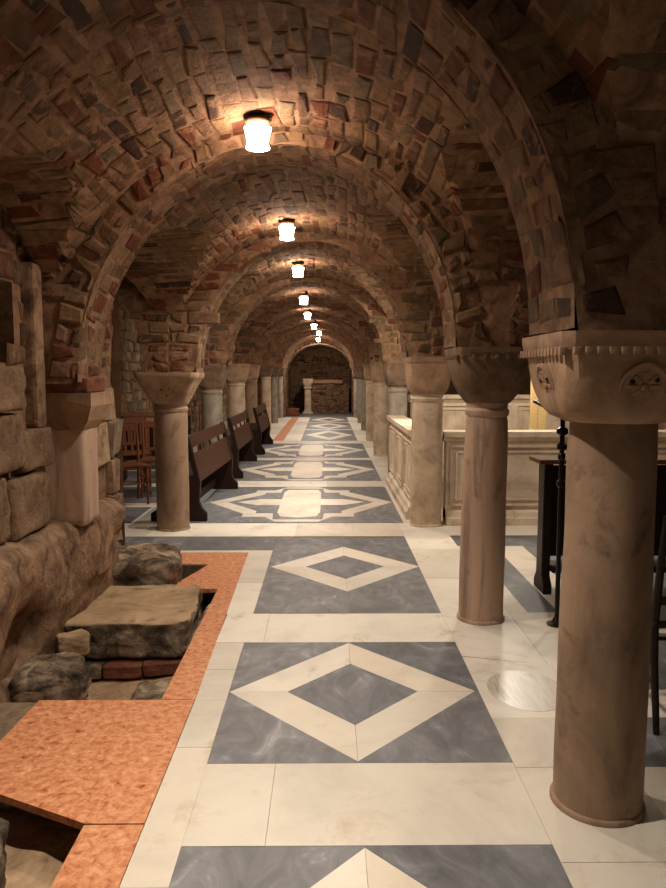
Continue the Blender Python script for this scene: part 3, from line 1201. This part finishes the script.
room_light('aisle_light', (-2.5, 8.6, 2.35), 9, (1, .86, .70))
room_light('aisle_light', (-2.5, 13.5, 2.35), 9, (1, .86, .70))
room_light('enclosure_light', (2.0, 7.95, 2.4), 160, (1, .92, .76))
sp = bpy.data.lights.new('enclosure_spot', 'SPOT')
sp.energy = 215
sp.color = (.76, .98, 1)
sp.spot_size = math.radians(44)
sp.spot_blend = .5
sp.shadow_soft_size = .05
so = bpy.data.objects.new('enclosure_spot', sp)
COL.objects.link(so)
so.location = (2.3, 8.6, 2.45)
so.rotation_euler = (Vector((-.45, 8.4, 0)) - Vector((2.3, 8.6, 2.45))).to_track_quat('-Z', 'Y').to_euler()
ld = bpy.data.lights.new('nave_light', 'AREA')
ld.shape = 'DISK'
ld.size = .1
ld.energy = 27
ld.spread = math.radians(105)
ld.color = WARM[:3]
lo = bpy.data.objects.new('nave_light', ld)
COL.objects.link(lo)
lo.location = (-.3, 2.0, 2.68)
room_light('nave_light', (.2, -.7, 1.7), 11, WARM[:3])  # added fill behind the camera, brightens the wall above the front column
room_light('apse_fill_light', (-.3, 26.3, 2.3), 36, WARM[:3])  # added fill without a fitting, brightens altar and niche
ld = bpy.data.lights.new('right_aisle_light', 'AREA')
ld.shape = 'DISK'
ld.size = .1
ld.energy = 14
ld.color = WARM[:3]
ld.spread = math.radians(130)
lo = bpy.data.objects.new('right_aisle_light', ld)
COL.objects.link(lo)
lo.location = (2.4, 5.7, 2.5)


# ------------------------------------------------------------------ pews
def pew_proto(L):
    t = thing('church_pew', '', 'pew', (0, 0, 0), 0, 'pews in a row along the left side of the nave')
    # sitter faces -x; back towards the nave (+x)
    prof = [(-.58, 0), (0, 0), (0, .085), (-.05, .14), (-.075, .2), (-.06, .40), (-.165, .86), (-.18, .89), (-.225, .885), (-.22, .84), (-.13, .48),
            (-.48, .46), (-.50, .42), (-.47, .2), (-.52, .12), (-.58, .08)]
    for s in (0, 1):
        mb = MB()
        y = 0 if s == 0 else L - .055
        mb.prism(prof, 'y', y, y + .055, 'wood_dark', .006)
        mb.build('end_panel', t)
    tilt = Matrix.Rotation(-math.atan2(.105, .46), 3, 'Y')

    def back_box(z, h, th, name, mat, y0=.056, y1=L - .056):
        mb = MB()
        x = -.085 - (z - .40) * .228
        mb.box((x, (y0 + y1) / 2, z), (th, y1 - y0, h), mat, .006, tilt)
        return mb.build(name, t)
    back_box(.545, .30, .026, 'back_panel', 'wood')
    back_box(.815, .135, .034, 'top_rail', 'wood')
    mb = MB()
    mb.box((-.30, L / 2, .44), (.34, L - .112, .03), 'wood', .006)
    mb.build('seat', t)
    mb = MB()
    mb.box((-.3, L / 2, .10), (.03, L - .112, .1), 'wood_dark', .006)
    mb.build('foot_rail', t)
    for k in (.25, .5, .75):
        mb = MB()
        mb.box((-.158, L * k, .722), (.02, .07, .07), 'wood', .004, tilt)
        mb.build('spacer', t)
    return t


pew = pew_proto(2.15)
for k, (p, rz, l) in enumerate([((-1.237, 7.29, 0), -.027, 'nearest brown wooden pew, its end beside the brown marble column'),
                                ((-1.222, 10.36, 0), 0, 'middle brown wooden pew of the three along the nave'),
                                ((-1.175, 13.52, 0), 0, 'farthest brown wooden pew of the three along the nave')]):
    if k == 0:
        pew.location = p
        pew.rotation_euler = (0, 0, rz)
        pew['label'] = l
    else:
        dup(pew, p, rz, l)


# ------------------------------------------------------------------ chairs of the left aisle
def chair_proto(name='wooden_chair', mat='chair', seatmat='chair', H=.92, group='wooden chairs in the left aisle'):
    t = thing(name, '', 'chair', (0, 0, 0), 0, group)
    # front is -y
    for sx in (-1, 1):
        mb = MB()
        mb.tube([(sx * .19, -.19, 0), (sx * .185, -.185, .44)], [.014, .019], mat, 8)
        mb.build('front_leg', t, smooth=SM)
        mb = MB()
        mb.tube([(sx * .185, .25, 0), (sx * .18, .19, .3), (sx * .18, .18, .46), (sx * .185, .23, .75), (sx * .19, .27, H)], [.014, .018, .019, .016, .013], mat, 8)
        mb.build('back_post', t, smooth=SM)
        mb = MB()
        mb.tube([(sx * .187, -.18, .2), (sx * .182, .2, .2)], .01, mat, 6)
        mb.tube([(sx * .187, -.18, .31), (sx * .182, .19, .31)], .01, mat, 6)
        mb.build('stretcher', t, smooth=SM)
    mb = MB()
    mb.tube([(-.187, -.185, .25), (.187, -.185, .25)], .01, mat, 6)
    mb.build('stretcher', t, smooth=SM)
    mb = MB()
    mb.prism([(-.215, -.215), (.215, -.215), (.195, .2), (-.195, .2)], 'z', .435, .47, seatmat, .008)
    mb.build('seat', t)
    mb = MB()
    mb.box((0, .262, H - .05), (.37, .022, .085), mat, .006, Matrix.Rotation(-.2, 3, 'X'))
    mb.build('top_rail', t)
    mb = MB()
    mb.box((0, .20, .56), (.35, .018, .04), mat, .004, Matrix.Rotation(-.15, 3, 'X'))
    mb.build('lower_rail', t)
    for k in range(4):
        mb = MB()
        x = -.12 + .08 * k
        mb.box((x, .232, .71), (.03, .01, .3), mat, .002, Matrix.Rotation(-.19, 3, 'X'))
        mb.build('back_slat', t)
    return t


ch = chair_proto()
spots = [((-2.34, 8.35), .5, 'nearest wooden chair behind the rough left wall end, seat towards the viewer'),
         ((-2.12, 8.95), .2, 'wooden chair directly behind the brown marble column, slatted back visible'),
         ((-2.62, 9.7), .35, 'wooden chair at the back against the rubble aisle wall'),
         ((-2.42, 11.6), .15, 'wooden chair behind the nearest pew, left one of the pair'),
         ((-1.97, 12.1), .1, 'wooden chair behind the nearest pew, right one of the pair')]
for k, (p, rz, l) in enumerate(spots):
    if k == 0:
        ch.location = (p[0], p[1], 0)
        ch.rotation_euler = (0, 0, rz)
        ch['label'] = l
    else:
        dup(ch, (p[0], p[1], 0), rz, l)
# long kneeling desk rail behind the chairs
t = thing('kneeling_desk', 'long brown kneeling desk with shiny top rail among the aisle chairs', 'kneeler', (-2.55, 10.3, 0), .1)
mb = MB()
mb.box((.1, 0, .93), (1.0, .2, .03), 'ledge_wood', .006, Matrix.Rotation(.2, 3, 'X'))
mb.build('top', t)
for s in (-1, 1):
    mb = MB()
    mb.box((.1 + s * .46, 0, .46), (.04, .22, .92), 'wood_dark', .006)
    mb.build('end_panel', t)
mb = MB()
mb.box((.1, .07, .55), (.88, .02, .55), 'wood_dark', .004)
mb.build('front_panel', t)

# ------------------------------------------------------------------ stone enclosure on the right
def parapet(label, loc, rz, L, H, th, npan, back=False):
    t = thing('stone_parapet', label, 'parapet', loc, rz, 'pale stone enclosure')
    # runs along local +x, face towards local -y
    mb = MB()
    mb.box((L / 2, 0, (H - .1) / 2 + .02), (L, th, H - .14), 'pale', 0)
    mb.build('wall_panel', t)
    mb = MB()
    pr = [(-th / 2 - .06, H - .05), (-th / 2 - .06, H), (th / 2 + .05, H), (th / 2 + .05, H - .05), (th / 2 + .01, H - .1), (-th / 2 - .012, H - .1), (-th / 2 - .03, H - .065)]
    mb.prism(pr, 'x', -.03, L + .03, 'pale')
    mb.build('coping', t)
    mb = MB()
    pr = [(-th / 2 - .07, 0), (-th / 2 - .07, .07), (-th / 2 - .05, .09), (-th / 2 - .035, .13), (-th / 2 - .01, .15), (th / 2 + .02, .15), (th / 2 + .02, 0)]
    mb.prism(pr, 'x', -.0, L, 'pale')
    mb.build('base_moulding', t)
    for k in range(npan):
        a, b = L * k / npan + .05, L * (k + 1) / npan - .05
        mb = MB()
        for q, (d, pth) in enumerate(((0, .022), (.055, .013))):
            z0, z1 = .20 + d, H - .15 - d
            a2, b2 = a + d, b - d
            y = -th / 2 - .002
            for (cx, cz, sx, sz) in (((a2 + b2) / 2, z0, b2 - a2, .022), ((a2 + b2) / 2, z1, b2 - a2, .022), (a2, (z0 + z1) / 2, .022, z1 - z0), (b2, (z0 + z1) / 2, .022, z1 - z0)):
                mb.box((cx, y, cz), (sx, pth * 2, sz), 'pale', .005)
        mb.build('frame_moulding', t)
    return t


parapet('front wall of the pale stone enclosure, facing the viewer behind the pinkish column', (1.19, 7.2, 0), 0, 2.9, .94, .16, 2)
parapet('side wall of the pale stone enclosure running along the nave', (.955, 9.97, 0), -PI / 2, 2.6, .94, .13, 3)
parapet('brightly lit tall back wall inside the enclosure with moulded top', (1.2, 10.25, 0), 0, 2.9, 1.22, .18, 2)
t = thing('wooden_screen', 'brightly lit pale wooden upright board with curved side behind the enclosure wall', 'wooden board', (2.5, 8.5, 0))
mb = MB()
mb.box((-.045, 0, .80), (.085, .05, 1.5), 'board', .006)
mb.build('upright', t)
mb = MB()
mb.prism([(.0, .4), (.05, .4), (.09, .8), (.11, 1.1), (.085, 1.35), (.03, 1.5), (.0, 1.52)], 'y', -.02, .02, 'board', .003)
mb.build('curved_panel', t)
mb = MB()
mb.box((0, 0, .025), (.4, .3, .05), 'board', .006)
mb.build('foot', t)

# ------------------------------------------------------------------ dark furniture on the right
t = thing('prayer_kneeler', 'black wooden kneeler with brown book ledge half hidden behind the front right column', 'kneeler', (1.44, 4.9, 0))
mb = MB()
mb.box((.75, -.06, .925), (1.56, .26, .03), 'ledge_wood', .006)
mb.build('book_ledge', t)
mb = MB()
mb.box((.76, .02, .56), (1.4, .025, .64), 'black_wood', .004)
mb.build('front_panel', t)
for x in (.07, 1.45):
    mb = MB()
    mb.prism([(-.11, 0), (.12, 0), (.12, .06), (.07, .12), (.06, .5), (.07, .91), (-.07, .91), (-.06, .5), (-.06, .12), (-.11, .06)], 'x', x - .03, x + .03, 'black_wood', .005)
    mb.build('end_panel', t)
mb = MB()
mb.box((.76, -.01, .17), (1.32, .2, .04), 'black_wood', .006)
mb.build('kneeling_board', t)

t = thing('iron_lectern', 'thin black iron lectern with slanted tray beside the front right column', 'lectern', (1.385, 4.2, 0))
mb = MB()
mb.tube([(0, 0, .02), (0, 0, 1.27)], .014, 'iron', 10)
mb.build('pole', t, smooth=SM)
for z, r in ((.86, .026), (1.08, .03), (1.17, .034), (1.02, .022)):
    mb = MB()
    mb.lathe([(.008, -.03), (r, -.012), (r, .012), (.008, .03)], 'iron', (0, 0, z), 14)
    mb.build('knob', t, smooth=SM)
mb = MB()
mb.lathe([(.06, 0), (.06, .008), (.03, .02), (.014, .05)], 'iron', n=16)
mb.build('base', t, smooth=SM)
mb = MB()
mb.box((.06, 0, 1.295), (.40, .30, .018), 'iron', .004, Matrix.Rotation(.16, 3, 'Y') @ Matrix.Rotation(.1, 3, 'X'))
mb.build('tray', t)

bc = chair_proto('black_chair', 'black_wood', 'black_wood', .93, None)
bc.location = (1.565, 3.12, 0)
bc.rotation_euler = (0, 0, PI)
bc['label'] = 'black wooden chair cut off by the right edge of the picture'
if 'group' in bc:
    del bc['group']

# ------------------------------------------------------------------ altar in the apse
t = thing('stone_altar', 'rough brick altar with stone top slab in the far apse', 'altar', (-.2, 28.5, 0))
mb = MB()
ax0, ax1, ay0, ay1, ah = -.42, 1.06, -.35, .45, 1.17
mb.box(((ax0 + ax1) / 2, (ay0 + ay1) / 2, ah / 2), (ax1 - ax0, ay1 - ay0, ah), 'mortar', 0)
bricks(mb, lambda u, v: (Vector((u, ay0, v)), Vector((0, -1, 0))), ax0, ax1, 0, ah, .24, .085, None, 'brick', .8, (.01, .035))
mb.build('brick_body', t)
mb = MB()
mb.box((.05, 0, ah + .075), (1.5, .9, .14), 'cap', .02)
mb.build('top_slab', t)
t = thing('colonnette', 'short pale stone colonnette at the left front corner of the altar', 'colonnette', (-.74, 27.78, 0))
mb = MB()
mb.box((0, 0, .04), (.4, .4, .08), 'col_cream', .02)
mb.lathe([(.17, .08), (.15, .14), (.135, .2), (.125, .95)], 'col_cream', n=24, expo=[5] * 4)
mb.build('shaft', t, smooth=SM)
mb = MB()
mb.lathe([(.14, .95), (.17, 1.0), (.15, 1.05), (.18, 1.13), (.215, 1.22), (.215, 1.36)], 'col_cream', n=24, expo=[6] * 6)
mb.build('capital', t, smooth=SM)
t = thing('stone_step', 'reddish brown stone block lying left of the altar', 'stone block', (-1.28, 26.9, 0))
rock((.46, .8, .26), 77, 'red_brick', rough=.03, square=2.).build('block', t, smooth=3.2)

# ------------------------------------------------------------------ stones in the pit
def stone(name, label, cat, size, loc, rz, seed, mat='rock', top=None, rough=.12, square=.6, group=None, flat=None, tilt=0.):
    o = rock(size, seed, mat, top, rough, 4, square, flat).build(name, smooth=3.2)
    o.location = loc
    o.rotation_euler = (tilt, 0, rz)
    tag(o, label, cat, group, 'thing')
    return o


stone('stone_slab', 'large flat-topped weathered stone slab lying across the pit by the left wall', 'stone', (.74, .80, .25), (-1.205, 4.5, -.18), .04, 5, 'rock', 'worn_slab', .07, 1.1, None, .8)
stone('boulder', 'dark rounded stone behind the large flat slab in the pit', 'stone', (.56, .66, .42), (-1.39, 5.28, -.24), .15, 12, 'rock', None, .14, .5)
stone('boulder', 'grey lumpy stone at the foot of the wall left of the flat slab', 'stone', (.36, .34, .25), (-1.47, 3.68, -.26), .3, 23, 'rock', None, .16, .35)
stone('small_stone', 'small dark stone in the corner of the orange paving beside the rounded stone', 'stone', (.13, .16, .16), (-1.05, 5.28, -.2), .3, 31, 'rock', None, .15, .3)
stone('boulder', 'dark jagged rock under the right edge of the flat slab', 'stone', (.08, .8, .24), (-.80, 4.5, -.31), -.02, 41, 'rock', None, .2, .35)
stone('flat_rock', 'charred flat rock in front of the slab at the pit edge', 'stone', (.26, .55, .07), (-.91, 3.66, -.285), .1, 46, 'rock', None, .16, .4)
for k, (x, y, z, rz, l) in enumerate([(-1.20, 4.10, -.265, .05, 'middle red brick lying under the front of the flat slab'),
                                      (-.975, 4.12, -.255, .2, 'right red brick lying under the front of the flat slab'),
                                      (-1.39, 4.1, -.265, -.1, 'left darker brick lying under the front of the flat slab')]):
    stone('loose_brick', l, 'brick', (.22 if k < 2 else .15, .11, .075), (x, y, z), rz, 60 + k, 'red_brick' if k < 2 else 'rock', None, .05, 1.6, 'bricks under the slab')
for k, (x, y, z, s, l, m_) in enumerate([(-1.40, 3.40, -.22, .11, 'reddish stone at the wall foot near the left picture edge', 'brick'),
                                         (-1.37, 3.27, -.24, .09, 'small dark stone at the wall foot beside the orange slab', 'rock'),
                                         (-1.44, 3.33, -.13, .10, 'small reddish stone wedged in the broken wall foot', 'brick'),
                                         (-1.46, 4.0, -.1, .13, 'pale small stone set at the wall foot left of the slab', 'worn_slab')]):
    stone('small_stone', l, 'stone', (s, s * 1.3, s), (x, y, z), k * .7, 80 + k * 3, m_, None, .15, .5, 'small stones at the wall foot')
stone('boulder', 'dark grey rock in the pit at the lower left corner', 'stone', (.44, .75, .30), (-1.22, 2.0, -.33), .3, 95, 'rock', None, .16, .5)

# ------------------------------------------------------------------ camera and view
f, VX, VY = 718., 327., 375.
pitch = math.atan((444 - VY) / f)
yaw = math.atan((333 - VX) / f)
cam = bpy.data.cameras.new('camera')
cam.sensor_fit = 'VERTICAL'
cam.sensor_height = 36
cam.lens = 36 * f / 888
cam.clip_start = .05
co = bpy.data.objects.new('camera', cam)
COL.objects.link(co)
co.location = (0, 0, 1.5)
co.rotation_euler = (PI / 2 - pitch, 0, -yaw)
SC.camera = co
w = bpy.data.worlds.new('dark')
SC.world = w
w.use_nodes = True
w.node_tree.nodes['Background'].inputs[0].default_value = (.01, .007, .005, 1)
w.node_tree.nodes['Background'].inputs[1].default_value = .2
SC.view_settings.view_transform = 'Standard'
SC.view_settings.look = 'None'
SC.view_settings.gamma = 1
SC.view_settings.exposure = 0
SC.cycles.use_denoising = True
SC.cycles.max_bounces = 8
SC.cycles.diffuse_bounces = 5
SC.cycles.glossy_bounces = 3
SC.cycles.sample_clamp_indirect = 4
